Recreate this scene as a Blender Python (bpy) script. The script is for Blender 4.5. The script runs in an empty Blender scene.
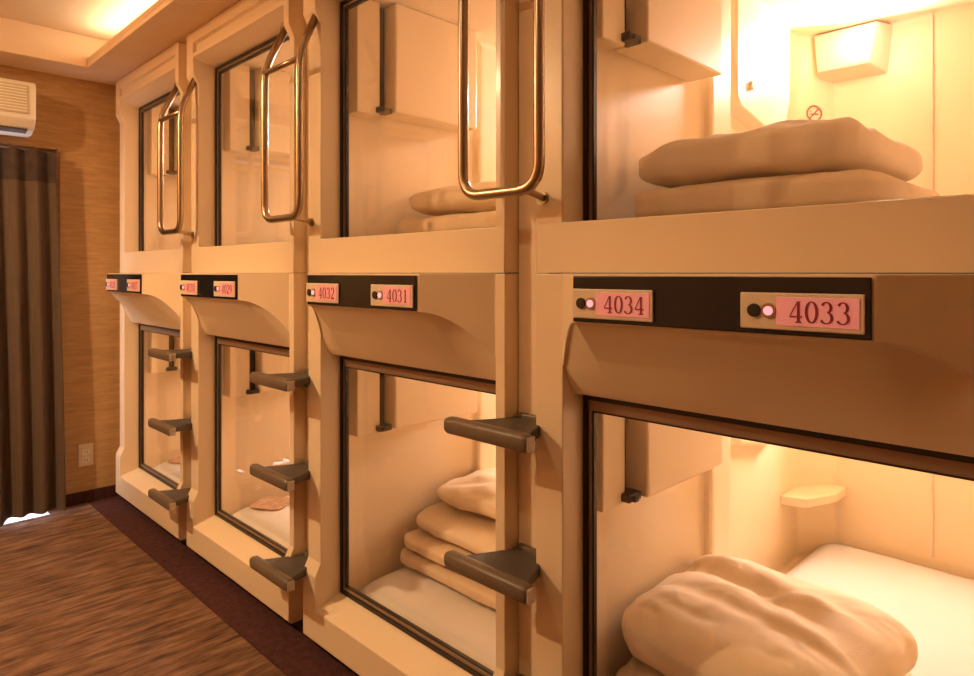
import bpy, bmesh, math, random
from mathutils import Vector, noise, Matrix

# ------------------------------------------------------------------ scene, camera, light
scene = bpy.context.scene
COL = scene.collection
H = 1.24          # eye height = the joint between the two capsule levels
D = 1.22          # distance of the lens from the glass plane (X = 0)
F_PX, W_PX, H_PX = 662.0, 974.0, 676.0

cam_d = bpy.data.cameras.new('camera')
cam_d.sensor_fit = 'HORIZONTAL'
cam_d.sensor_width = 36.0
cam_d.lens = 36.0 * F_PX / W_PX
cam_d.shift_x = 0.0
cam_d.shift_y = -(338.0 - 273.0) / W_PX
cam_d.clip_start = 0.02
cam = bpy.data.objects.new('camera', cam_d)
COL.objects.link(cam)
cam.location = (-D, 0.0, H)
cam.rotation_euler = (math.radians(90), 0, math.radians(-45))
scene.camera = cam

vs = scene.view_settings
vs.view_transform = 'Standard'
vs.look = 'None'
vs.gamma = 1.0
vs.use_curve_mapping = False
vs.exposure = 0.0

world = bpy.data.worlds.new('world')
world.use_nodes = True
world.node_tree.nodes['Background'].inputs[0].default_value = (1.0, 0.72, 0.45, 1)
world.node_tree.nodes['Background'].inputs[1].default_value = 0.02
scene.world = world

WARM = (1.0, 0.71, 0.385)
WARM_IN = (1.0, 0.84, 0.82)
DOWNLIGHT_POWER = 61.0
DOWNLIGHTS = [(-1.88, 2.85), (-1.45, 1.2)]
DOWN_SCALE = [1.0, 0.10]
COVE_POWER = 11.0
LAMP_UP = 15.0
LAMP_LOW = 13.0

# ------------------------------------------------------------------ materials
def new_mat(name):
    m = bpy.data.materials.new(name)
    m.use_nodes = True
    nt = m.node_tree
    return m, nt, nt.nodes['Principled BSDF']

def setp(b, **kw):
    for k, v in kw.items():
        b.inputs[k.replace('_', ' ')].default_value = v

def rgba(c):
    return (c[0], c[1], c[2], 1.0)

def mat_plain(name, col, rough=0.4, metal=0.0, spec=0.5, var=0.06, scale=6.0, bump=0.0, bscale=200.0, coat=0.0):
    m, nt, b = new_mat(name)
    tc = nt.nodes.new('ShaderNodeTexCoord')
    n = nt.nodes.new('ShaderNodeTexNoise')
    n.inputs['Scale'].default_value = scale
    n.inputs['Detail'].default_value = 4
    nt.links.new(tc.outputs['Object'], n.inputs['Vector'])
    r = nt.nodes.new('ShaderNodeValToRGB')
    r.color_ramp.elements[0].position = 0.3
    r.color_ramp.elements[1].position = 0.7
    r.color_ramp.elements[0].color = rgba([c * (1 - var) for c in col])
    r.color_ramp.elements[1].color = rgba([min(1, c * (1 + var)) for c in col])
    nt.links.new(n.outputs['Fac'], r.inputs['Fac'])
    nt.links.new(r.outputs['Color'], b.inputs['Base Color'])
    b.inputs['Roughness'].default_value = rough
    b.inputs['Metallic'].default_value = metal
    b.inputs['Specular IOR Level'].default_value = spec
    if coat:
        b.inputs['Coat Weight'].default_value = coat
        b.inputs['Coat Roughness'].default_value = 0.15
    if bump:
        n2 = nt.nodes.new('ShaderNodeTexNoise')
        n2.inputs['Scale'].default_value = bscale
        nt.links.new(tc.outputs['Object'], n2.inputs['Vector'])
        bp = nt.nodes.new('ShaderNodeBump')
        bp.inputs['Strength'].default_value = bump
        bp.inputs['Distance'].default_value = 0.002
        nt.links.new(n2.outputs['Fac'], bp.inputs['Height'])
        nt.links.new(bp.outputs['Normal'], b.inputs['Normal'])
    return m

def mat_emit(name, col, strength):
    m, nt, b = new_mat(name)
    setp(b, Base_Color=rgba(col), Emission_Color=rgba(col), Emission_Strength=strength, Roughness=0.4)
    return m

def mat_glass(name):
    m = bpy.data.materials.new(name)
    m.use_nodes = True
    nt = m.node_tree
    nt.nodes.clear()
    out = nt.nodes.new('ShaderNodeOutputMaterial')
    mix = nt.nodes.new('ShaderNodeMixShader')
    tr = nt.nodes.new('ShaderNodeBsdfTransparent')
    tr.inputs[0].default_value = (0.985, 0.975, 0.955, 1)
    gl = nt.nodes.new('ShaderNodeBsdfGlossy')
    gl.inputs['Roughness'].default_value = 0.015
    gl.inputs['Color'].default_value = (1, 1, 1, 1)
    fr = nt.nodes.new('ShaderNodeFresnel')
    geo = nt.nodes.new('ShaderNodeNewGeometry')
    mr = nt.nodes.new('ShaderNodeMapRange')      # same reflectance from either side of the pane
    mr.inputs['To Min'].default_value = 1.45
    mr.inputs['To Max'].default_value = 1 / 1.45
    nt.links.new(geo.outputs['Backfacing'], mr.inputs['Value'])
    nt.links.new(mr.outputs['Result'], fr.inputs['IOR'])
    nt.links.new(fr.outputs[0], mix.inputs[0])
    nt.links.new(tr.outputs[0], mix.inputs[1])
    nt.links.new(gl.outputs[0], mix.inputs[2])
    nt.links.new(mix.outputs[0], out.inputs[0])
    return m

def mat_streak(name, c0, c1, scale, rough=0.8, c2=None, bump=0.3, detail=6.0, thr=(0.35, 0.65)):
    """anisotropic streaks: scale is the (x, y, z) frequency"""
    m, nt, b = new_mat(name)
    tc = nt.nodes.new('ShaderNodeTexCoord')
    mp = nt.nodes.new('ShaderNodeMapping')
    mp.inputs['Scale'].default_value = scale
    nt.links.new(tc.outputs['Object'], mp.inputs['Vector'])
    n = nt.nodes.new('ShaderNodeTexNoise')
    n.inputs['Scale'].default_value = 1.0
    n.inputs['Detail'].default_value = detail
    n.inputs['Roughness'].default_value = 0.65
    nt.links.new(mp.outputs['Vector'], n.inputs['Vector'])
    r = nt.nodes.new('ShaderNodeValToRGB')
    e = r.color_ramp.elements
    e[0].position, e[1].position = thr
    e[0].color, e[1].color = rgba(c0), rgba(c1)
    if c2:
        k = e.new((thr[0] + thr[1]) / 2)
        k.color = rgba(c2)
    nt.links.new(n.outputs['Fac'], r.inputs['Fac'])
    nt.links.new(r.outputs['Color'], b.inputs['Base Color'])
    b.inputs['Roughness'].default_value = rough
    b.inputs['Specular IOR Level'].default_value = 0.25
    bp = nt.nodes.new('ShaderNodeBump')
    bp.inputs['Strength'].default_value = bump
    bp.inputs['Distance'].default_value = 0.003
    nt.links.new(n.outputs['Fac'], bp.inputs['Height'])
    nt.links.new(bp.outputs['Normal'], b.inputs['Normal'])
    return m

M = {}
M['frp'] = mat_plain('cream_moulded_plastic', (0.83, 0.655, 0.45), rough=0.32, var=0.03, scale=3.0, coat=0.15)
M['liner'] = mat_plain('capsule_liner', (0.88, 0.69, 0.44), rough=0.38, var=0.02, scale=2.0)
M['black'] = mat_plain('black_rubber', (0.016, 0.011, 0.009), rough=0.35, var=0.2)
M['taupe'] = mat_plain('taupe_aluminium', (0.30, 0.20, 0.13), rough=0.4, metal=0.3, var=0.08)
M['panel'] = mat_plain('black_gloss_panel', (0.010, 0.010, 0.013), rough=0.18, var=0.1)
M['steel'] = mat_plain('brushed_steel', (0.40, 0.30, 0.205), rough=0.3, metal=1.0, var=0.06)
M['step'] = mat_plain('grey_step_plastic', (0.15, 0.105, 0.07), rough=0.42, var=0.12, bump=0.3)
M['step_pad'] = mat_plain('dark_step_tread', (0.085, 0.068, 0.058), rough=0.6, var=0.25, bump=0.6, bscale=120)
M['step_cap'] = mat_plain('pale_step_cap', (0.55, 0.44, 0.32), rough=0.4)
M['glass'] = mat_glass('door_glass')
M['plate'] = mat_plain('cream_plate', (0.80, 0.64, 0.46), rough=0.4, var=0.05, scale=20)
def mat_label():
    m, nt, b = new_mat('pink_backlit_label')
    setp(b, Base_Color=(0.80, 0.40, 0.34, 1), Roughness=0.35, Emission_Color=(1.0, 0.25, 0.26, 1), Emission_Strength=0.22)
    return m
M['label'] = mat_label()
M['digit'] = mat_plain('red_print', (0.30, 0.025, 0.03), rough=0.5)
M['keyhole'] = mat_plain('dark_key_lock', (0.02, 0.016, 0.014), rough=0.3)
M['keyring'] = mat_plain('bronze_lock_ring', (0.42, 0.26, 0.13), rough=0.35, metal=0.6)
M['led'] = mat_emit('indicator_led', (1.0, 0.42, 0.48), 0.9)
M['bulb'] = mat_emit('lamp_glow', (1.0, 0.86, 0.62), 14.0)
M['lampbox'] = mat_plain('lamp_housing', (0.80, 0.68, 0.50), rough=0.35)
M['white_cloth'] = mat_plain('white_bedding', (0.86, 0.70, 0.50), rough=0.9, spec=0.15, var=0.04, scale=8, bump=0.25, bscale=350)
M['blanket'] = mat_plain('cream_blanket', (0.80, 0.62, 0.42), rough=0.95, spec=0.1, var=0.06, scale=12, bump=0.5, bscale=260)
M['sheet'] = mat_plain('white_sheet', (0.78, 0.72, 0.66), rough=0.9, spec=0.15, var=0.03, scale=5, bump=0.15)
M['towel'] = mat_plain('tan_patterned_cloth', (0.55, 0.33, 0.20), rough=0.95, spec=0.1, var=0.3, scale=40)
M['signred'] = mat_plain('sign_print', (0.30, 0.10, 0.07), rough=0.5)
M['floor'] = mat_streak('striped_carpet', (0.055, 0.027, 0.016), (0.25, 0.135, 0.074), (6.0, 34.0, 1.0), rough=0.85, c2=(0.155, 0.078, 0.043), bump=0.5)
M['border'] = mat_streak('maroon_carpet_border', (0.045, 0.015, 0.014), (0.085, 0.028, 0.025), (40, 40, 1), rough=0.95)
M['wallpaper'] = mat_streak('brown_grasscloth', (0.42, 0.248, 0.106), (0.56, 0.335, 0.150), (9.0, 9.0, 75.0), rough=0.8, c2=(0.49, 0.29, 0.127), bump=0.35)
M['ceil'] = mat_plain('ceiling_paint', (0.78, 0.62, 0.44), rough=0.75, var=0.02, bump=0.15, bscale=90)
M['soffit'] = mat_plain('soffit_paint', (0.78, 0.58, 0.38), rough=0.6, var=0.03)
M['bounce_wood'] = mat_streak('honey_bounce_wood', (0.46, 0.25, 0.115), (0.68, 0.40, 0.20), (6.0, 6.0, 1.2), rough=0.5)  # tone of the unseen aisle walls, made reddish to warm the bounced light
M['toe'] = mat_plain('dark_toe_kick', (0.03, 0.016, 0.012), rough=0.7)
M['curtain'] = mat_streak('olive_brown_curtain', (0.100, 0.066, 0.044), (0.128, 0.086, 0.058), (90, 90, 6), rough=0.9, bump=0.15)
M['curtain_top'] = mat_plain('dark_curtain_heading', (0.050, 0.030, 0.024), rough=0.85, var=0.3, scale=18)
M['woodtrim'] = mat_plain('reddish_wood_trim', (0.20, 0.085, 0.035), rough=0.5, var=0.2, scale=25)
M['ac'] = mat_plain('cream_ac_plastic', (0.80, 0.74, 0.62), rough=0.4, var=0.02)
M['ac_grille'] = mat_plain('ac_grille_beige', (0.55, 0.46, 0.32), rough=0.5)
M['ac_dark'] = mat_plain('ac_outlet_dark', (0.10, 0.07, 0.055), rough=0.5)
M['outlet'] = mat_plain('outlet_plastic', (0.74, 0.60, 0.40), rough=0.4)
M['day'] = mat_emit('daylight_pane', (0.92, 0.90, 1.0), 5.0)
M['sill'] = mat_plain('white_glint_sill', (0.85, 0.84, 0.86), rough=0.35)
M['cove'] = mat_emit('cove_tube', (1.0, 0.80, 0.52), 9.0)
M['down'] = mat_emit('downlight_lens', (1.0, 0.80, 0.52), 10.0)
M['metal_dark'] = mat_plain('bronze_rod', (0.16, 0.09, 0.05), rough=0.4, metal=0.7)

# ------------------------------------------------------------------ mesh helpers
class MB:
    def __init__(self):
        self.v, self.f, self.mi = [], [], []
    def quad(self, *pts, mi=0):
        b = len(self.v)
        self.v += [tuple(p) for p in pts]
        self.f.append(tuple(range(b, b + len(pts))))
        self.mi.append(mi)
    def box(self, a, b, mi=0):
        x0, y0, z0 = [min(a[i], b[i]) for i in range(3)]
        x1, y1, z1 = [max(a[i], b[i]) for i in range(3)]
        p = [(x, y, z) for x in (x0, x1) for y in (y0, y1) for z in (z0, z1)]
        for q in ((0, 1, 3, 2), (4, 6, 7, 5), (0, 4, 5, 1), (2, 3, 7, 6), (0, 2, 6, 4), (1, 5, 7, 3)):
            self.quad(*[p[i] for i in q], mi=mi)
    def grid(self, rows, closed_u=False, closed_v=False, mi=0):
        b = len(self.v)
        nr, nc = len(rows), len(rows[0])
        for r in rows:
            self.v += [tuple(p) for p in r]
        for i in range(nr if closed_v else nr - 1):
            for j in range(nc if closed_u else nc - 1):
                i2, j2 = (i + 1) % nr, (j + 1) % nc
                self.f.append((b + i * nc + j, b + i * nc + j2, b + i2 * nc + j2, b + i2 * nc + j))
                self.mi.append(mi)
    def tube(self, path, r, n=10, cap=True):
        pts = [Vector(p) for p in path]
        rows = []
        up = Vector((0.123, 0.41, 0.9)).normalized()
        prev = None
        for i, p in enumerate(pts):
            t = (pts[min(i + 1, len(pts) - 1)] - pts[max(i - 1, 0)]).normalized()
            if prev is None:
                a = t.cross(up).normalized()
            else:
                a = (prev - t * prev.dot(t)).normalized()
            prev = a
            c = t.cross(a)
            rows.append([p + (a * math.cos(2 * math.pi * k / n) + c * math.sin(2 * math.pi * k / n)) * r for k in range(n)])
        self.grid(rows, closed_u=True)
        if cap:
            self.quad(*rows[0]); self.quad(*rows[-1][::-1])
    def disc(self, c, n, r, h, seg=20):
        """short cylinder along direction n, base at c"""
        n = Vector(n).normalized(); c = Vector(c)
        a = n.orthogonal().normalized(); b = n.cross(a)
        r0 = [c + (a * math.cos(2 * math.pi * k / seg) + b * math.sin(2 * math.pi * k / seg)) * r for k in range(seg)]
        r1 = [p + n * h for p in r0]
        self.grid([r0, r1], closed_u=True)
        self.quad(*r0[::-1]); self.quad(*r1)
    def build(self, name, mats, parent=None, smooth=False, bevel=0, seg=2, merge=True, angle=30, recalc=True):
        me = bpy.data.meshes.new(name)
        me.from_pydata(self.v, [], self.f)
        if not isinstance(mats, (list, tuple)):
            mats = [mats]
        for m in mats:
            me.materials.append(m)
        for p, k in zip(me.polygons, self.mi):
            p.material_index = k
            p.use_smooth = bool(smooth)
        bm = bmesh.new(); bm.from_mesh(me)
        if merge:
            bmesh.ops.remove_doubles(bm, verts=bm.verts, dist=1e-5)
        if recalc:
            bmesh.ops.recalc_face_normals(bm, faces=bm.faces)
        if smooth == 'auto':
            for f_ in bm.faces: f_.smooth = True
            for e_ in bm.edges: e_.smooth = e_.calc_face_angle(0.0) < math.radians(angle)
        bm.to_mesh(me); bm.free()
        o = bpy.data.objects.new(name, me)
        COL.objects.link(o)
        if parent is not None:
            o.parent = parent
        if bevel:
            md = o.modifiers.new('bevel', 'BEVEL')
            md.width = bevel; md.segments = seg; md.limit_method = 'ANGLE'
            md.angle_limit = math.radians(angle)
            md.harden_normals = (smooth == 'auto')
        if bevel or smooth == 'auto':
            pass
        return o

def tag(o, label, cat, group=None):
    o['label'] = label; o['category'] = cat
    if group: o['group'] = group
    return o
def struct(o, label=None):
    o['kind'] = 'structure'
    if label: o['label'] = label
    return o
def empty(name, loc=(0, 0, 0)):
    e = bpy.data.objects.new(name, None)
    e.empty_display_size = 0.05
    COL.objects.link(e); e.location = loc
    return e
def copy_tree(o, parent=None):
    c = o.copy(); COL.objects.link(c); c.parent = parent
    for ch in list(o.children):
        copy_tree(ch, c)
    return c

# ------------------------------------------------------------------ the room
Y_FAR, Y_BACK, X_LEFT = 4.06, -2.2, -2.15
Z_SOF, Z_CEIL = H + 1.04, H + 1.20
SOF_X, SOF_Y = -0.28, 3.80

def slab(name, a, b, mat, label=None, bevel=0):
    m = MB(); m.box(a, b)
    return struct(m.build(name, mat, bevel=bevel), label)

slab('floor', (X_LEFT, Y_BACK, -0.05), (2.0, Y_FAR, 0.0), M['floor'], 'dark brown carpet floor with fine cross streaks')
slab('trim_1', (-0.215, Y_BACK, 0.0), (-0.0345, Y_FAR - 0.01, 0.004), M['border'], 'maroon carpet border along the foot of the capsules')
slab('ceiling', (X_LEFT, Y_BACK, Z_CEIL), (2.0, Y_FAR, Z_CEIL + 0.05), M['ceil'], 'warm lit ceiling')
slab('wall_left', (X_LEFT - 0.05, Y_BACK, 0), (X_LEFT, Y_FAR, Z_CEIL), M['bounce_wood'], 'unseen wall across the aisle, wood tone added to bounce warm light')
slab('wall_back', (X_LEFT, Y_BACK - 0.05, 0), (2.0, Y_BACK, Z_CEIL), M['bounce_wood'], 'unseen wall at the entrance end of the aisle, same bounce wood tone')
# far wall with a doorway behind the curtain
DX0, DX1, DZ = -1.45, -0.375, H + 0.60
m = MB()
m.box((X_LEFT, Y_FAR, 0), (DX0, Y_FAR + 0.08, Z_CEIL))
m.box((DX1, Y_FAR, 0), (2.0, Y_FAR + 0.08, Z_CEIL))
m.box((DX0, Y_FAR, DZ), (DX1, Y_FAR + 0.08, Z_CEIL))
struct(m.build('wall_far', M['wallpaper']), 'brown grasscloth papered end wall')
door = struct(empty('door_1', ((DX0 + DX1) / 2, Y_FAR, 0)), 'glazed doorway hidden behind the curtain')
ox = (DX0 + DX1) / 2
m = MB(); m.box((DX0 - ox + 0.03, 0.045, 0.01), (DX1 - ox - 0.03, 0.06, DZ - 0.03)); m.build('door_pane', M['day'], door)
for s in (0, 1):
    xa = DX0 - ox if s == 0 else DX1 - ox - 0.03
    m = MB(); m.box((xa, 0.0, 0.0), (xa + 0.03, 0.08, DZ)); m.build('door_jamb', M['woodtrim'], door)
m = MB(); m.box((DX0 - ox, 0.0, DZ - 0.03), (DX1 - ox, 0.08, DZ)); m.build('door_head', M['woodtrim'], door)
m = MB(); m.box((DX0 - ox + .03, -.085, 0.0005), (DX1 - ox - .03, .044, 0.006)); m.build('glint_sill', M['sill'], door)  # white strip added so a glint of light shows under the curtain hem
# door casing seen as a thin reddish frame line beside the curtain
m = MB()
m.box((DX1, Y_FAR - 0.012, 0.07), (DX1 + 0.03, Y_FAR, DZ + 0.035))
m.box((DX0 - 0.035, Y_FAR - 0.012, DZ), (DX1, Y_FAR, DZ + 0.035))
struct(m.build('trim_2', M['woodtrim'], bevel=0.003), 'thin reddish wooden casing around the curtained doorway')
slab('baseboard_far', (DX1 + 0.036, Y_FAR - 0.012, 0.004), (-0.02, Y_FAR, 0.065), M['border'], 'dark maroon skirting on the end wall')

# dropped soffits: one over the capsules with a cove lip, one across the end wall
m = MB()
m.box((SOF_X, Y_BACK, Z_SOF), (2.0, SOF_Y, Z_SOF + 0.025))
m.box((SOF_X, Y_BACK, Z_SOF + 0.025), (SOF_X + 0.02, SOF_Y, Z_SOF + 0.05))
struct(m.build('trim_3', M['soffit'], bevel=0.003), 'soffit board over the capsules with a raised cove lip')
slab('trim_4', (X_LEFT, SOF_Y, Z_SOF), (2.0, Y_FAR, Z_CEIL), M['soffit'], 'boxed soffit across the end wall', bevel=0.004)
slab('wall_right', (0.0, Y_BACK, Z_SOF + 0.025), (0.03, SOF_Y, Z_CEIL), M['soffit'], 'upstand behind the cove')

slab('wall_near', (-0.034, Y_BACK, 0.0), (0.0, -0.016, Z_SOF - .002), M['frp'], 'plain cream panelling beside the last capsule')
# cove light tube
cv = tag(empty('cove_light', (-0.20, 0.8, Z_SOF + 0.04)), 'warm tube light lying in the cove above the soffit', 'light')
m = MB(); m.tube([(0, -2.7, 0.012), (0, 2.9, 0.012)], 0.012, 10); m.build('tube', M['cove'], cv)
for yy in (-2.7, 0.1, 2.85):
    m = MB(); m.box((-0.015, yy, -0.015), (0.015, yy + 0.05, 0.0)); m.build('clip', M['lampbox'], cv)
ld = bpy.data.lights.new('cove_glow', 'AREA'); ld.shape = 'RECTANGLE'; ld.size = 0.04; ld.size_y = 5.5
ld.energy = COVE_POWER; ld.color = (1.0, 0.80, 0.54)
lo = bpy.data.objects.new('cove_glow', ld); COL.objects.link(lo)
lo.parent = cv; lo.location = (-0.02, 0.1, 0.03); lo.rotation_euler = (0, math.radians(146), 0)

# recessed downlights of the aisle
for i, (dx, dy) in enumerate(DOWNLIGHTS):
    dl = tag(empty('ceiling_downlight', (dx, dy, Z_CEIL)),
             ['round recessed ceiling downlight closer to the papered end wall',
              'round recessed ceiling downlight farther from the papered end wall'][i], 'light')
    m = MB()
    rows = []
    for r, z in ((0.055, 0.0), (0.055, -0.008), (0.075, -0.010), (0.08, -0.004), (0.08, 0.0)):
        rows.append([(r * math.cos(2 * math.pi * k / 28), r * math.sin(2 * math.pi * k / 28), z) for k in range(28)])
    m.grid(rows, closed_u=True); m.build('ring', M['lampbox'], dl, smooth=True)
    m = MB(); m.disc((0, 0, -0.004), (0, 0, 1), 0.055, 0.003, 28); m.build('lens', M['down'], dl)
    ld = bpy.data.lights.new('downlight_beam', 'AREA'); ld.shape = 'DISK'; ld.size = 0.11
    ld.energy = DOWNLIGHT_POWER * DOWN_SCALE[i]; ld.color = WARM
    lo = bpy.data.objects.new('downlight_beam', ld); COL.objects.link(lo); lo.parent = dl; lo.location = (0, 0, -0.014)

# ------------------------------------------------------------------ capsule geometry (unit 0; a unit is 1 m of the row)
YN, YF = 0.08, 0.984         # outer edges of a frame
Y1, Y2 = 0.112, 0.906        # opening
PS, PE, PH = 0.08, 0.10, 0.19   # proudness of stile, sill/header and number hood

def P(y, z, p):
    return (-p, y, z)

def lower_frame():
    m = MB()
    zb, ze, zg, zt = -1.205, -1.093, -1.063, -0.273
    prof = [(zb, PE - 0.012), (zb + 0.012, PE), (ze, PE), (-0.985, PE), (-0.945, PS), (-0.205, PS), (-0.001, PS)]
    for ya, yb, yo in ((Y2, YF, YF), (YN, Y1, YN)):
        for (z0, p0), (z1, p1) in zip(prof[:-1], prof[1:]):
            m.quad(P(ya, z0, p0), P(yb, z0, p0), P(yb, z1, p1), P(ya, z1, p1))
            m.quad(P(yo, z0, p0), P(yo, z0, -0.01), P(yo, z1, -0.01), P(yo, z1, p1))
    # sill between the stiles
    m.quad(P(Y1, zb, PE - .012), P(Y2, zb, PE - .012), P(Y2, zb + .012, PE), P(Y1, zb + .012, PE))
    m.quad(P(Y1, zb + .012, PE), P(Y2, zb + .012, PE), P(Y2, ze, PE), P(Y1, ze, PE))
    m.quad(P(Y1, ze, PE), P(Y2, ze, PE), P(Y2, zg, 0), P(Y1, zg, 0))
    # underside of the sill
    m.quad(P(YN, zb, PE - .012), P(YF, zb, PE - .012), P(YF, zb, -.01), P(YN, zb, -.01))
    # hood columns: (y, lower front edge z, proudness)
    sF, sN = 0.795, 0.268
    def side(ya, yb, n=10):
        return [(ya + (yb - ya) * k / n, -.098 - .107 * (k / n) ** 1.9, PH - (PH - PS) * k / n) for k in range(n + 1)]
    cols = side(sF, Y2)[::-1] + [(.53, -.098, PH)] + side(sN, Y1)
    def col(c):
        y, z, p = c
        zt_, pt_ = -.258, .050
        return [P(y, -.001, p), P(y, z, p), P(y, z - .0015, p - .009), P(y, z + (zt_ - z) * .5, p + (pt_ - p) * .58), P(y, zt_, pt_),
                P(y, -.268, .040), P(y, -.273, .0)]
    rows = [col(c) for c in cols]
    m.grid(rows)
    # hood top
    for a, b in zip(cols[:-1], cols[1:]):
        m.quad(P(a[0], -.001, a[2]), P(b[0], -.001, b[2]), P(b[0], -.001, -.01), P(a[0], -.001, -.01))
    for ya, yb in ((Y2, YF), (YN, Y1)):
        m.quad(P(ya, -.001, PS), P(yb, -.001, PS), P(yb, -.001, -.01), P(ya, -.001, -.01))
    # reveals of the opening
    for y, c in ((Y2, rows[0]), (Y1, rows[-1])):
        pts = [P(y, zg, 0), P(y, ze, PE), P(y, -.985, PE), P(y, -.945, PS)] + c[1:]
        m.quad(*pts)
    return m

def upper_frame():
    m = MB()
    zg, zt, top = 0.094, 0.902, 1.038
    prof = [(0.0005, PS), (0.112, PS), (0.815, PS), (0.855, PE), (0.945, PE), (top, PE)]
    for ya, yb, yo in ((Y2, YF, YF), (YN, Y1, YN)):
        for (z0, p0), (z1, p1) in zip(prof[:-1], prof[1:]):
            m.quad(P(ya, z0, p0), P(yb, z0, p0), P(yb, z1, p1), P(ya, z1, p1))
            m.quad(P(yo, z0, p0), P(yo, z0, -0.01), P(yo, z1, -0.01), P(yo, z1, p1))
    # ledge under the glass
    m.quad(P(Y1, .0005, PS), P(Y2, .0005, PS), P(Y2, .112, PS), P(Y1, .112, PS))
    m.quad(P(Y1, .112, PS), P(Y2, .112, PS), P(Y2, zg, 0), P(Y1, zg, 0))
    m.quad(P(YN, .0005, PS), P(YF, .0005, PS), P(YF, .0005, -.01), P(YN, .0005, -.01))
    # header: slope out of the glass, then a moulded panel
    hd = [(zt, 0), (.915, .055), (.928, PE), (.945, PE), (.951, PE - .014), (.985, PE - .014), (.991, PE), (top, PE)]
    for (z0, p0), (z1, p1) in zip(hd[:-1], hd[1:]):
        m.quad(P(Y1, z0, p0), P(Y2, z0, p0), P(Y2, z1, p1), P(Y1, z1, p1))
    for y in (Y1, Y2):
        m.quad(P(y, .945, PE), P(y, .951, PE - .014), P(y, .985, PE - .014), P(y, .991, PE))
        m.quad(P(y, zg, 0), P(y, .112, PS), P(y, .815, PS), P(y, .855, PE), P(y, .928, PE), P(y, .915, .055), P(y, zt, 0))
    m.quad(P(YN, top, PE), P(YF, top, PE), P(YF, top, -.01), P(YN, top, -.01))
    return m

def ring(m, y0, y1, z0, z1, w, x0, x1, wt=None):
    """rectangular ring of width w between planes x0 and x1 (outer edge given)"""
    wt = w if wt is None else wt
    m.box((x0, y0, z0), (x1, y0 + w, z1)); m.box((x0, y1 - w, z0), (x1, y1, z1))
    m.box((x0, y0 + w, z0), (x1, y1 - w, z0 + w)); m.box((x0, y0 + w, z1 - wt), (x1, y1 - w, z1))

X_BACK = 1.62
YW = 0.96
def liner(zf, zc):
    m = MB()
    plan = [(0.012, YW), (.66, YW), (.66, .928), (.80, .928), (.80, .985), (1.50, .985), (X_BACK, .883), (X_BACK, .06), (0.012, .06)]
    r = 0.05
    for (xa, ya), (xb, yb) in zip(plan[:-1], plan[1:]):
        m.quad((xa, ya, zf), (xb, yb, zf), (xb, yb, zc), (xa, ya, zc))
    m.quad(*[(x, y, zf) for x, y in plan])
    m.quad(*[(x, y, zc) for x, y in plan])
    return m

def front_ring(zf, zc, zg, zt):
    """closing flange between liner and door opening"""
    m = MB()
    x = 0.012
    m.box((x, Y2 - .004, zf), (x + .01, YW, zc)); m.box((x, .06, zf), (x + .01, Y1 + .004, zc))
    m.box((x, Y1 + .004, zf), (x + .01, Y2 - .004, zg)); m.box((x, Y1 + .004, zt), (x + .01, Y2 - .004, zc))
    return m

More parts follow.
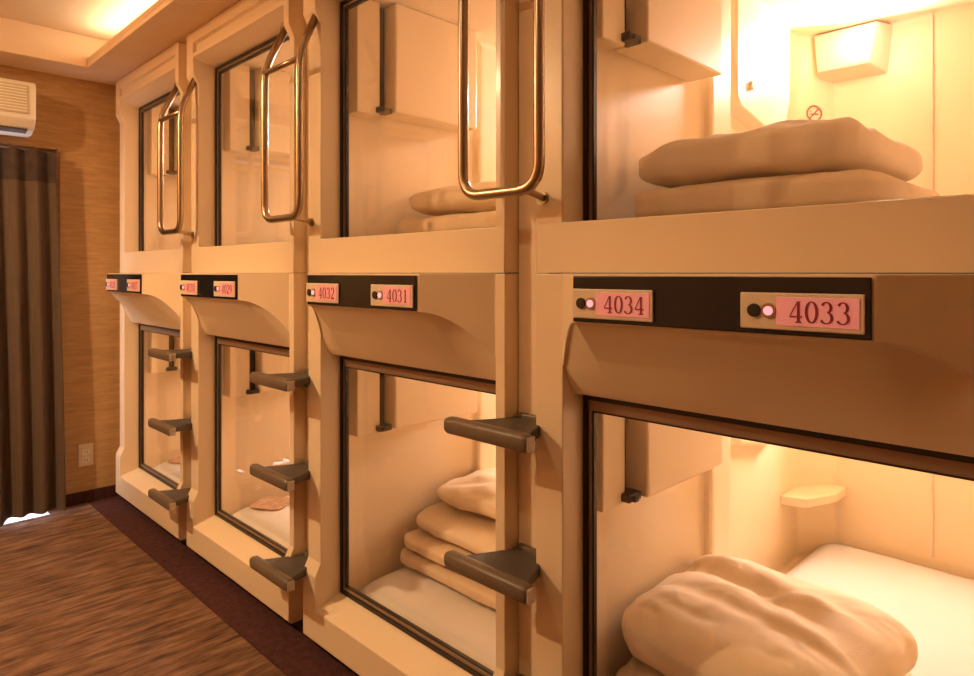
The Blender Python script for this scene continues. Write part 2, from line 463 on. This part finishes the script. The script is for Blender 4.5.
def make_capsule(level):
    up = level == 'upper'
    root = empty('sleeping_capsule', (0, 0.53, H if up else H - 1.205))
    oz = 0.0 if up else 1.205
    off = Vector((0, -0.53, oz))
    def B(mb, name, mat, parent=root, **k):
        o = mb.build(name, mat, parent, **k)
        if parent is root:
            o.location = off
        return o
    zg, zt = (0.094, 0.902) if up else (-1.063, -0.273)
    zf, zc = (0.045, 0.942) if up else (-1.13, -0.225)
    fr = upper_frame() if up else lower_frame()
    B(fr, 'front_frame', M['frp'], smooth='auto', bevel=0.004, seg=2, angle=22)
    # door: black gasket, taupe metal frame, inner black bead, glass
    m = MB(); ring(m, Y1, Y2, zg, zt, .012, -.008, .012); B(m, 'door_gasket', M['black'], bevel=.002)
    m = MB(); ring(m, Y1 + .012, Y2 - .012, zg + .012, zt - .012, .009, -.003, .012, .008 if up else .024); B(m, 'door_frame', M['taupe'], bevel=.0015)
    tw = .021 + (.003 if up else .015)
    m = MB(); ring(m, Y1 + .021, Y2 - .021, zg + .021, zt - tw, .004, .0, .012); B(m, 'door_bead', M['black'])
    m = MB(); m.box((.003, Y1 + .024, zg + .024), (.008, Y2 - .024, zt - tw - .003)); B(m, 'glass_pane', M['glass'])
    B(liner(zf, zc), 'inner_liner', M['liner'], bevel=0.018, seg=3, angle=25)
    B(front_ring(zf, zc, zg, zt), 'inner_flange', M['liner'])
    # wall cupboard: slim blind box, black track and the wider locker
    zbx = .56 if up else -.545
    m = MB(); m.box((.055, .895, zbx - .012), (.148, YW, zc)); B(m, 'blind_box', M['liner'], bevel=.004)
    m = MB(); m.box((.152, .915, zbx + .01), (.182, YW, zc - .01)); tr = B(m, 'blind_track', M['black'], bevel=.002)
    m = MB(); m.box((.130, .872, zbx - .004), (.184, .915, zbx + .016)); m.box((.14, .862, zbx - .002), (.160, .890, zbx + .010))
    m.build('latch', M['black'], tr, bevel=.003)
    m = MB(); m.box((.185, .855, zbx), (.58, YW, zc)); B(m, 'wall_locker', M['liner'], bevel=.006)
    # moulded console between the pilaster and the corner
    m = MB()
    z0 = zbx - .03
    outl = [(.86, zc), (.86, z0 + .03), (.89, z0), (1.18, z0 - .05), (1.30, z0 + .0), (1.34, z0 + .10), (1.34, zc)]
    a = [(x, .985, z) for x, z in outl]; b = [(x + (.015 if x < 1 else -.02), .945, min(z + .015, zc)) for x, z in outl]
    m.grid([a, b]); m.quad(*b); B(m, 'console_panel', M['liner'], bevel=.008, seg=3)
    m = MB(); m.disc((.98, .945, z0 + .10), (0, -1, 0), .016, .012); B(m, 'volume_knob', M['lampbox'], bevel=.002)
    # corner shelf
    zs = (.34 if up else -.84)
    m = MB()
    a = [(1.33, .985, zs), (1.36, .90, zs), (1.50, .84, zs), (1.62, .84, zs), (1.62, .884, zs), (1.5, .985, zs)]
    b = [(x, y, zs - .035) for x, y, _ in a]
    m.quad(*a); m.quad(*b[::-1]); m.grid([a, b], closed_u=True); B(m, 'corner_shelf', M['liner'], bevel=.004)
    # lamp housing high on the back corner
    zl0, zl1 = (.775, .935) if up else (-.395, -.235)
    m = MB()
    back = [(1.62, .945, zl0 - .02), (1.62, .70, zl0 - .02), (1.62, .68, zl1), (1.62, .955, zl1)]
    front = [(1.535, .92, zl0 + .012), (1.535, .74, zl0 + .012), (1.535, .71, zl1), (1.535, .935, zl1)]
    m.grid([back, front], closed_u=True); m.quad(*front)
    lamp = B(m, 'reading_lamp', M['lampbox'], bevel=.006)
    m = MB()
    cx, cy, cz = 1.532, .790, (zl0 + zl1) / 2 + .01
    rows = []
    for i in range(7):
        t = math.pi / 2 * i / 6
        rows.append([(cx - .030 * math.sin(t), cy + .036 * math.cos(t) * math.cos(a_), cz + .036 * math.cos(t) * math.sin(a_))
                     for a_ in [2 * math.pi * k / 20 for k in range(20)]])
    m.grid(rows, closed_u=True)
    m.build('lamp_bulb', M['bulb'], lamp, smooth=True)
    # back wall joint
    m = MB(); m.box((1.612, .553, zf + .1), (1.6185, .560, zc)); B(m, 'wall_joint', M['lampbox'])
    # no smoking sign on the chamfered corner
    if up:
        c = Vector((1.553, .940, .632)); n = Vector((-.102, -.12, 0)).normalized()
        tx = Vector((n.y, -n.x, 0)); tz = Vector((0, 0, 1))
        m = MB()
        def band(r0, r1, h=.0035):
            r = [[], []]
            for k in range(28):
                a_ = 2 * math.pi * k / 28
                d = tx * math.cos(a_) + tz * math.sin(a_)
                r[0].append(c + d * r0 + n * h); r[1].append(c + d * r1 + n * h)
            m.grid(r, closed_u=True)
        band(.026, .033)
        def bar(x0, z0, x1, z1, w, h=.0038):
            a_ = Vector((x0, z0)); b_ = Vector((x1, z1)); d = (b_ - a_).normalized(); q = Vector((-d.y, d.x)) * w / 2
            m.quad(*[c + tx * p.x + tz * p.y + n * h for p in (a_ - q, b_ - q, b_ + q, a_ + q)])
        bar(-.020, .020, .020, -.020, .006)
        bar(-.018, -.003, .012, -.003, .006, .0034)
        bar(.014, -.003, .019, -.003, .006, .0034)
        bar(.012, .004, .018, .012, .003, .0034)
        mk = B(m, 'no_smoking_mark', M['signred'], merge=False, recalc=False)
        mk['label'] = 'small round no smoking mark printed in dark red'
    # lamp light
    ld = bpy.data.lights.new('lamp_light', 'AREA'); ld.shape = 'RECTANGLE'; ld.size = .16; ld.size_y = .12
    ld.energy = (LAMP_UP if up else LAMP_LOW); ld.color = WARM_IN
    lo = bpy.data.objects.new('lamp_light', ld); COL.objects.link(lo); lo.parent = root
    lo.location = off + Vector((1.495, .77, cz)); lo.rotation_euler = Vector((-1, -.36, .06)).to_track_quat('-Z', 'Y').to_euler()
    ld = bpy.data.lights.new('lamp_glow', 'POINT'); ld.shadow_soft_size = 0.04
    ld.energy = 1.3; ld.color = WARM_IN
    lo = bpy.data.objects.new('lamp_glow', ld); COL.objects.link(lo); lo.parent = root
    lo.location = off + Vector((1.40, .70, cz - .02))
    return root

# ------------------------------------------------------------------ serif digits as ribbons (unit height 1)
def arc(cx, cy, rx, ry, a0, a1, n=16):
    return [(cx + rx * math.cos(math.radians(a0 + (a1 - a0) * k / n)), cy + ry * math.sin(math.radians(a0 + (a1 - a0) * k / n))) for k in range(n + 1)]
def strokes(ch):
    T, t = .13, .055           # thick and thin
    def vw(pts):               # stress: vertical-running parts thick
        out = []
        for i, p in enumerate(pts):
            a = pts[max(i - 1, 0)]; b = pts[min(i + 1, len(pts) - 1)]
            d = math.hypot(b[0] - a[0], b[1] - a[1]) or 1
            out.append(t + (T - t) * (abs(b[1] - a[1]) / d) ** 2)
        return out
    def s(pts, w=None):
        return (pts, w if w else vw(pts))
    if ch == '0': return [s(arc(.3, .5, .22, .46, 0, 360, 32))]
    if ch == '1': return [s([(.3, 0.03), (.3, .97)], [T, T]), s([(.14, .03), (.46, .03)], [t, t]), s([(.3, .95), (.16, .84)], [t, t])]
    if ch == '2': return [s(arc(.29, .70, .20, .26, 165, -35, 18) + [(.12, .08)]), s([(.08, .06), (.52, .06)], [.12, .12]), s([(.50, .06), (.53, .2)], [t, t])]
    if ch == '3': return [s(arc(.26, .73, .18, .23, 160, -75, 18)), s(arc(.25, .28, .23, .25, 82, -155, 20))]
    if ch == '4': return [s([(.40, .03), (.40, .97)], [T, T]), s([(.37, .95), (.03, .30)], [t, t]), s([(.02, .28), (.57, .28)], [.075, .075]), s([(.26, .03), (.54, .03)], [t, t])]
    if ch == '7': return [s([(.08, .92), (.54, .92)], [.12, .12]), s([(.52, .92), (.30, .45), (.24, .02)], [t, T * .8, T]), s([(.08, .92), (.06, .75)], [t, t])]
    if ch == '8': return [s(arc(.3, .73, .18, .22, 0, 360, 24)), s(arc(.3, .27, .22, .25, 0, 360, 24))]
    if ch == '9': return [s(arc(.3, .68, .21, .27, 0, 360, 24)), s(arc(.22, .60, .29, .56, 10, -75, 14))]
    return []
def digits_mesh(text, y_start, z_base, h, x):
    """text reads towards -Y (to the right when seen from the aisle)"""
    m = MB()
    for i, ch in enumerate(text):
        for k, (pts, w) in enumerate(strokes(ch)):
            L, R = [], []
            for j, p in enumerate(pts):
                a = pts[max(j - 1, 0)]; b = pts[min(j + 1, len(pts) - 1)]
                dx, dy = b[0] - a[0], b[1] - a[1]
                l = math.hypot(dx, dy) or 1
                nx, ny = -dy / l, dx / l
                for lst, sg in ((L, 1), (R, -1)):
                    u, v = p[0] + nx * sg * w[j] / 2, p[1] + ny * sg * w[j] / 2
                    lst.append((x - .0001 * k, y_start - (i * .66 + u) * h, z_base + v * h))
            m.grid([L, R])
    return m

def add_numbers(root, texts):
    """black panel with two lit plates on the hood of a lower capsule (root at z H-1.205, y centre .53)"""
    off = Vector((0, -0.53, 1.205))
    xs = -PH
    m = MB(); m.box((xs - .005, .272, -.094), (xs - .0005, .790, -.006))
    o = m.build('number_panel', M['panel'], root, bevel=.004, seg=3); o.location = off
    for (yl, yr), tx in zip(((.788, .612), (.456, .279)), texts):
        m = MB(); m.box((xs - .010, yr, -.086), (xs - .0055, yl, -.030))
        pl = m.build('number_plate', M['plate'], root, bevel=.002); pl.location = off
        pl['label'] = 'cream plate with a pink lit label reading ' + tx
        xf = xs - .0105
        w = yl - yr
        m = MB(); m.box((xf - .0012, yr + .006, -.079), (xf, yl - w * .32, -.036)); m.build('number_label', M['label'], pl, bevel=.0005)
        digits_mesh(tx, yl - w * .43, -.0740, .033, xf - .0020).build('number', M['digit'], pl, merge=False, recalc=False)
        m = MB(); m.disc((xf, yl - w * .13, -.0575), (-1, 0, 0), .0105, .004, 20); m.build('key_lock', M['keyhole'], pl, bevel=.001)
        m = MB(); m.disc((xf, yl - w * .255, -.0575), (-1, 0, 0), .0115, .002, 20); m.build('indicator_ring', M['keyring'], pl)
        m = MB(); m.disc((xf - .002, yl - w * .255, -.0575), (-1, 0, 0), .0070, .002, 16); m.build('indicator_light', M['led'], pl)

up0, lo0 = make_capsule('upper'), make_capsule('lower')
ups, los = [up0], [lo0]
for k in range(1, 4):
    for src, lst in ((up0, ups), (lo0, los)):
        c = copy_tree(src); c.location.y += k; lst.append(c)
NUMS = [('4034', '4033'), ('4032', '4031'), ('4030', '4029'), ('4028', '4027')]
for r, t in zip(los, NUMS):
    add_numbers(r, t)
ORD = ['fourth from the papered wall', 'third from the papered wall', 'second from the papered wall', 'touching the papered wall']
for r, l, e in zip(ups, ORD, [', with thick bedding inside', ', with bedding half behind a handle', '', '']):
    tag(r, 'upper cream sleeping capsule ' + l + e, 'capsule', 'sleeping capsules in the row')
for r, l, e in zip(los, ORD, [', hood plates 4034 and 4033', ', hood plates 4032 and 4031', '', '']):
    tag(r, 'lower cream sleeping capsule ' + l + e, 'capsule', 'sleeping capsules in the row')

# divider posts between the capsules and the toe kick
for k in range(-1, 4):
    y1 = min(1.079 + k, Y_FAR - .002)
    slab('trim_%d' % (6 + k), (-0.034, .985 + k, 0.03), (0.03, y1, Z_SOF - .002), M['frp'], 'narrow cream post filling the gap between capsule fronts', bevel=.002)
slab('trim_10', (-0.055, -0.015, 0.0045), (-0.035, Y_FAR - .002, 0.0345), M['toe'], 'dark toe kick below the capsules')

# ------------------------------------------------------------------ grab handles
def fillet(path, r, n=7):
    out = [Vector(path[0])]
    for i in range(1, len(path) - 1):
        p, a, b = Vector(path[i]), Vector(path[i - 1]), Vector(path[i + 1])
        da, db = (a - p).normalized(), (b - p).normalized()
        rr = min(r, (a - p).length * .49, (b - p).length * .49)
        s, e = p + da * rr, p + db * rr
        for k in range(n + 1):
            t = k / n
            out.append(s * (1 - t) ** 2 + p * 2 * t * (1 - t) + e * t ** 2)
    out.append(Vector(path[-1]))
    return out

HB, HT, HM = .18, .70, .86
def make_handle():
    root = empty('grab_handle', (-PS, 1.03, H + HB))
    o = Vector((PS, -1.03, -HB))
    xa, yl, yr = -.152, 1.148, .912
    m = MB()
    path = [(-.075, yl - .005, HM), (xa, yl, HT), (xa, yl, HB), (xa, yr, HB), (xa, yr, HT), (-.075, yr + .02, HM)]
    pts = fillet(path, .06, 10)
    m.tube([p + o for p in pts], .0125, 16)
    m.build('rail', M['steel'], root, smooth=True)
    m = MB(); m.tube([Vector((xa, yl, .685)) + o, Vector((xa, yr, .685)) + o], .0095, 12); m.build('cross_bar', M['steel'], root, smooth=True)
    for (x0, y, z, x1) in ((xa, .955, HB, -.079),):
        m = MB(); m.tube([Vector((x0, y, z)) + o, Vector((x1, y + .005, z - .012)) + o], .008, 10)
        m.disc(Vector((x1 - .006, y + .005, z - .012)) + o, (1, 0, 0), .014, .006, 16)
        m.build('stand_off', M['steel'], root, smooth=False)
    for y in (yl - .005, yr + .02):
        m = MB(); m.disc(Vector((-.082, y, HM)) + o, (-1, 0, 0), .018, .006, 18); m.build('mount', M['steel'], root)
    return root
h0 = make_handle()
hs = [h0]
for k in (1, 2):
    c = copy_tree(h0); c.location.y += k; hs.append(c)
for h, l in zip(hs, ['steel loop handle third from the papered wall, above plates 4031 and 4034',
                     'steel loop handle second from the papered wall, above plate 4032',
                     'steel loop handle closest to the papered wall']):
    tag(h, l, 'handle', 'steel loop handles on the upper capsules')

# ------------------------------------------------------------------ climbing steps
def make_step():
    root = empty('climbing_step', (-.034, 1.03, 0))
    o = Vector((.034, -1.03, 0))
    xf = -.185
    m = MB()
    # wedge plate from the front bar back to the post
    top = [(xf, 1.140, -.006), (xf, .925, -.006), (-.05, .985, -.006), (-.036, .995, -.006), (-.036, 1.065, -.006), (-.05, 1.072, -.006)]
    bot = [(xf + .004, 1.135, -.026), (xf + .004, .93, -.026), (-.05, .985, -.034), (-.036, .995, -.040), (-.036, 1.065, -.040), (-.05, 1.072, -.034)]
    m.grid([[Vector(p) + o for p in top], [Vector(p) + o for p in bot]], closed_u=True)
    m.quad(*[Vector(p) + o for p in top]); m.quad(*[Vector(p) + o for p in bot][::-1])
    m.build('tread', M['step_pad'], root, bevel=.003)
    # rounded front bar
    m = MB()
    rows = []
    for y, s in ((1.168, .0), (1.168, .55), (1.163, .85), (1.155, 1.0), (.925, 1.0), (.912, .92), (.908, .7), (.908, 0)):
        r = []
        for k in range(16):
            a = 2 * math.pi * k / 16
            cx, cz = math.cos(a), math.sin(a)
            e = .62
            r.append(Vector((xf + math.copysign(abs(cx) ** e, cx) * .017 * s, y, -.017 + math.copysign(abs(cz) ** e, cz) * .0195 * s)) + o)
        rows.append(r)
    m.grid(rows, closed_u=True)
    m.build('front_bar', M['step'], root, smooth=True)
    m = MB(); m.box(Vector((xf - .012, .9045, -.034)) + o, Vector((xf + .013, .909, -.002)) + o); m.build('end_cap', M['step_cap'], root, bevel=.003)
    m = MB(); m.box(Vector((-.050, .990, -.055)) + o, Vector((-.0345, 1.070, .004)) + o); m.build('bracket', M['step'], root, bevel=.003)
    m = MB(); m.disc(Vector((-.050, 1.03, -.046)) + o, (-1, 0, 0), .006, .003, 12); m.build('bolt', M['steel'], root)
    return root
st0 = make_step()
first = True
posts = ['on the third post from the papered wall', 'on the second post from the papered wall', 'on the post closest to the papered wall']
for k in range(3):
    for z, w in ((-.338, 'top'), (-.652, 'middle'), (-.967, 'bottom')):
        s = st0 if first else copy_tree(st0)
        first = False
        s.location = (-.034, 1.03 + k, H + z)
        tag(s, w + ' grey wedge climbing step ' + posts[k], 'step', 'wedge steps on the capsule posts')

# ------------------------------------------------------------------ bedding
def sgp(v, e):
    return math.copysign(abs(v) ** e, v)
def puff(m, c, dims, e1, e2, amp, freq, seed, rot=0.0, nu=64, nv=30, sag=0.0, flat=True, lump=None):
    """rounded fabric volume: superquadric with cloth wrinkles; c is the centre of its base"""
    a, b, h = dims[0] / 2, dims[1] / 2, dims[2] / 2
    cr, sr = math.cos(rot), math.sin(rot)
    rows = []
    off = Vector((seed * 3.7, seed * 1.3, seed * 2.1))
    for i in range(nv + 1):
        v = -math.pi / 2 + math.pi * i / nv
        row = []
        for j in range(nu):
            u = 2 * math.pi * j / nu
            cv, sv = sgp(math.cos(v), e1), sgp(math.sin(v), e1)
            x, y, z = a * cv * sgp(math.cos(u), e2), b * cv * sgp(math.sin(u), e2), h * sv
            q = Vector((x, y, z)) * freq + off
            n1 = (noise.noise(q * 4.1) * .10 + noise.noise(q * 7.9) * .05 - abs(noise.noise(q * 2.9 + Vector((4, 7, 1)))) * .22) + noise.noise(q) * .6 + noise.noise(q * 2.3) * .3 + (abs(noise.noise(q * 1.4 + Vector((9, 2, 5)))) - .25) * .7
            d = Vector((x / a, y / b, z / h)).normalized()
            x, y, z = x + d.x * amp * n1, y + d.y * amp * n1, z + d.z * amp * n1
            if sag:
                z -= sag * (abs(y / b) ** 3 + abs(x / a) ** 3) * max(0.0, z)
            if lump: z += lump(x / a, y / b) * min(1.0, max(0.0, z / h * 1.6))
            z = max(z, -h) if flat else z
            row.append((c[0] + x * cr - y * sr, c[1] + x * sr + y * cr, c[2] + h + z))
        rows.append(row)
    m.grid(rows, closed_u=True)

def mattress(k, zt, th, label):
    m = MB()
    nx, ny = 30, 24
    x0, x1, y0, y1 = .065, 1.60, .075 + k, .905 + k
    def pt(x, y):
        q = Vector((x * 3, y * 3 + k * 5, zt))
        return noise.noise(q) * .004 + abs(noise.noise(q * 2.2)) * .003
    rows = []
    for i in range(nx + 1):
        x = x0 + (x1 - x0) * i / nx
        row = []
        for j in range(ny + 1):
            y = y0 + (y1 - y0) * j / ny
            ex = min(i, nx - i) / 2.0; ey = min(j, ny - j) / 2.0
            drop = 0.018 * (max(0, 1 - ex) ** 2 + max(0, 1 - ey) ** 2)
            row.append((x, y, zt + pt(x, y) - drop))
        rows.append(row)
    m.grid(rows)
    base = [[(p[0], p[1], zt - th) for p in r] for r in rows]
    edge = rows[0] + [r[-1] for r in rows[1:-1]] + rows[-1][::-1] + [r[0] for r in rows[1:-1]][::-1]
    eb = [(p[0], p[1], zt - th) for p in edge]
    m.grid([edge, eb], closed_u=True); m.quad(*eb)
    return tag(m.build('mattress', M['sheet'], smooth=True), label, 'mattress', 'mattresses in the capsules')

for k in range(4):
    mattress(k, H - 1.047, .082, 'white sheeted mattress in the lower capsule ' + ORD[k])
for k in range(4):
    mattress(k, H + .113, .066, 'white sheeted mattress in the upper capsule ' + ORD[k])

ZU = H + .119
# upper capsule fourth from the wall: folded duvet with a thick pillow on it
def fold_wr(x, y):
    return .010 * math.exp(-((x + .55 - .15 * y) / .10) ** 2) - .010 * math.exp(-((x + .30 - .2 * y) / .08) ** 2) + .006 * math.sin(9 * y + 3 * x)
m = MB(); puff(m, (.46, .640, ZU), (.58, .57, .090), .42, .25, .014, 8, 1, rot=.03, nu=120, nv=50)
tag(m.build('folded_duvet', M['blanket'], smooth=True), 'cream folded duvet under a flat boxy pillow behind the glass above plates 4034 and 4033', 'duvet')
m = MB(); puff(m, (.45, .652, ZU + .088), (.54, .53, .120), .55, .30, .013, 8, 2, rot=-.05, sag=.10, nu=120, nv=50, lump=fold_wr)
tag(m.build('pillow', M['white_cloth'], smooth=True), 'flat boxy cream pillow lying on a folded duvet above plates 4034 and 4033', 'pillow')
# upper capsule third from the wall
m = MB(); puff(m, (.50, 1.655, ZU), (.56, .60, .082), .45, .28, .012, 8, 5, nu=120, nv=50)
tag(m.build('folded_duvet', M['blanket'], smooth=True), 'pale folded duvet half hidden by the loop handle, above plates 4032 and 4031', 'duvet')
m = MB(); puff(m, (.50, 1.660, ZU + .080), (.50, .55, .115), .65, .36, .014, 8, 6, rot=.06, sag=.2, nu=120, nv=50)
tag(m.build('pillow', M['white_cloth'], smooth=True), 'rounded white pillow half hidden by the loop handle, above plates 4032 and 4031', 'pillow')
# lower capsule fourth from the wall: bulky duvet heap near the glass
ZL = H - 1.040
m = MB(); puff(m, (.385, .655, ZL), (.60, .56, .085), .5, .30, .014, 8, 9, rot=.02, nu=120, nv=50)
tag(m.build('folded_blanket', M['blanket'], smooth=True), 'folded cream blanket under the bulky puffed duvet, behind glass below plate 4034', 'blanket')
m = MB()
def lump(x, y):
    w = (.028 * math.exp(-((x - .30 - .25 * y) / .13) ** 2) - .024 * math.exp(-((x - .06 - .25 * y) / .09) ** 2)
         + .014 * math.exp(-((x + .18 - .2 * y) / .09) ** 2) - .010 * math.exp(-((x + .34 - .1 * y) / .07) ** 2))
    return .55 * w + .004 * math.sin(7 * x - 5 * y) * max(0, x)
puff(m, (.395, .665, ZL + .070), (.55, .56, .185), .66, .40, .014, 8, 12, rot=-.06, sag=.18, nu=160, nv=80, lump=lump)
tag(m.build('duvet', M['white_cloth'], smooth=True), 'bulky puffed cream duvet heaped on the bed below plates 4034 and 4033', 'duvet')
# lower capsule third from the wall: folded blanket layers, thick fold and pillow
for i, (dx, hh) in enumerate(((.0, .05), (.015, .05))):
    m = MB(); puff(m, (.50 + dx, 1.635, ZL + i * .053), (.56, .58, .052), .40, .25, .008, 9, 20 + i, rot=.02 * i, nu=120, nv=40)
    tag(m.build('folded_blanket', M['blanket'], smooth=True), ['lowest folded cream blanket of the layered pile, lying directly on the mattress',
        'second folded cream blanket from the mattress in the layered pile'][i], 'blanket')
m = MB(); puff(m, (.54, 1.650, ZL + .106), (.52, .56, .060), .55, .32, .012, 8, 24, rot=-.03, nu=120, nv=40)
tag(m.build('duvet', M['white_cloth'], smooth=True), 'thick cream duvet between the pillow and two folded blankets of the layered pile', 'duvet')
m = MB(); puff(m, (.60, 1.665, ZL + .165), (.42, .54, .105), .8, .42, .020, 8, 27, rot=.1, sag=.25, nu=120, nv=50)
tag(m.build('pillow', M['white_cloth'], smooth=True), 'white pillow topping the layered pile of blankets in the lower capsule', 'pillow')
# lower capsules second from and touching the wall: flat blankets and a thin tan cloth near the glass
for k in (2, 3):
    m = MB(); puff(m, (.21, .80 + k, ZL - .004), (.16, .16, .010), .6, .4, .004, 16, 30 + k, rot=.5)
    tag(m.build('folded_cloth', M['towel'], smooth=True), 'thin tan folded cloth on the mattress of the lower capsule ' + ORD[k], 'cloth')
    m = MB(); puff(m, (.62, .60 + k, ZL - .004), (.60, .56, .035), .6, .35, .014, 9, 34 + k, rot=.1, nu=120, nv=40)
    tag(m.build('folded_blanket', M['white_cloth'], smooth=True), 'flat white blanket in the lower capsule ' + ORD[k], 'blanket')

# ------------------------------------------------------------------ curtain
cu = tag(empty('curtain', (-.9, Y_FAR - .10, 0)), 'dark olive brown curtain hanging over the doorway in the end wall', 'curtain')
random.seed(4)
cx0, cx1 = -.62, .555
ztop = H + .625
def fold(x, z):
    t = (ztop - z) / ztop
    ph = x * 78 + 1.3 * math.sin(x * 7.1) + .6 * math.sin(z * 1.2 + x * 3)
    return math.sin(ph) * (.016 + .014 * t) + .008 * math.sin(x * 19 + 2 + z * .5)
nx = 320
zs = [0.018, .06, .2, .45, .7, .95, 1.2, 1.45, 1.62, 1.70]
def sheet(m, zlist, th=.002):
    for s in (-1, 1):
        rows = []
        for i in range(nx + 1):
            x = cx0 + (cx1 - cx0) * i / nx
            row = []
            for z in zlist:
                zz = z if z > .03 else z + .010 * math.sin(x * 17 + 1) + .006 * math.sin(x * 41) + .012 * max(0.0, x - .32) / .2
                row.append((x - .045 * (z / ztop) ** 1.5 * (x - cx0) / (cx1 - cx0), fold(x, z) + s * th, zz))
            rows.append(row)
        m.grid(rows)
m = MB(); sheet(m, zs); m.build('drape', M['curtain'], cu, smooth=True)
m = MB(); sheet(m, [1.70, 1.75, 1.80, ztop - .01], .003); m.build('heading', M['curtain_top'], cu, smooth=True)
m = MB(); m.tube([(cx0 - .06, .02, ztop + .002), (cx1 - .035, .02, ztop + .002)], .009, 10); m.build('rod', M['metal_dark'], cu, smooth=True)
for x in (cx0 - .04, cx1 - .06):
    m = MB(); m.box((x, .02, ztop - .006), (x + .012, .10, ztop + .010)); m.build('rod_bracket', M['metal_dark'], cu)
for i in range(12):
    x = cx0 + .03 + i * (cx1 - cx0 - .06) / 11
    rows = []
    for a in range(16):
        A = 2 * math.pi * a / 16
        c = Vector((x, .02 + .016 * math.cos(A), ztop - .004 + .018 * math.sin(A)))
        d = Vector((0, math.cos(A), math.sin(A)))
        rows.append([c + d * .0025 * math.cos(B_) + Vector((1, 0, 0)) * .0025 * math.sin(B_) for B_ in [2 * math.pi * q / 6 for q in range(6)]])
    m = MB(); m.grid(rows, closed_u=True, closed_v=True); m.build('ring', M['metal_dark'], cu, smooth=True)

# ------------------------------------------------------------------ air conditioner
ax0, ax1 = -1.27, -.485
ac = tag(empty('air_conditioner', ((ax0 + ax1) / 2, Y_FAR, H + .69)), 'cream wall air conditioner mounted above the curtain', 'air conditioner')
hw = (ax1 - ax0) / 2
prof = [(0, 0), (-.10, -.002), (-.155, .02), (-.19, .065), (-.195, .22), (-.18, .245), (0, .25)]
m = MB()
L = [(-hw, y, z) for y, z in prof]; R = [(hw, y, z) for y, z in prof]
m.grid([L, R]); m.quad(*L); m.quad(*R[::-1]); m.quad(L[0], R[0], R[-1], L[-1])
m.build('body', M['ac'], ac, bevel=.008, seg=3)
m = MB(); m.box((-hw + .03, -.1985, .085), (hw - .03, -.194, .222)); m.build('front_panel', M['ac_grille'], ac, bevel=.003)
for i in range(9):
    z = .094 + i * .0142
    m = MB(); m.box((-hw + .04, -.2005, z), (hw - .04, -.1985, z + .006)); m.build('grille_slat', M['ac'], ac)
m = MB(); m.quad((-hw + .03, -.117, .003), (hw - .03, -.117, .003), (hw - .03, -.158, .021), (-hw + .03, -.158, .021)); m.build('air_outlet', M['ac_dark'], ac).location = (0, -.002, -.002)
m = MB(); m.box((-hw + .03, -.1585, .0185), (hw - .03, -.118, .0215)); v = m.build('louvre', M['ac_dark'], ac); v.rotation_euler = (math.radians(-8), 0, 0); v.location = (0, 0, -.028)

# ------------------------------------------------------------------ wall outlet
ot = tag(empty('wall_outlet', (-.225, Y_FAR, H - .98)), 'cream socket plate low on the papered end wall beside the curtain', 'outlet')
m = MB(); m.box((-.036, -.008, -.06), (.036, -.0005, .06)); m.build('cover_plate', M['outlet'], ot, bevel=.003)
for z in (-.03, .012):
    m = MB(); m.box((-.018, -.0105, z - .013), (.018, -.008, z + .017)); s = m.build('socket', M['ac'], ot, bevel=.001)
    for x in (-.007, .005):
        m = MB(); m.box((x, -.0112, z - .004), (x + .002, -.0106, z + .009)); m.build('slot', M['black'], s)
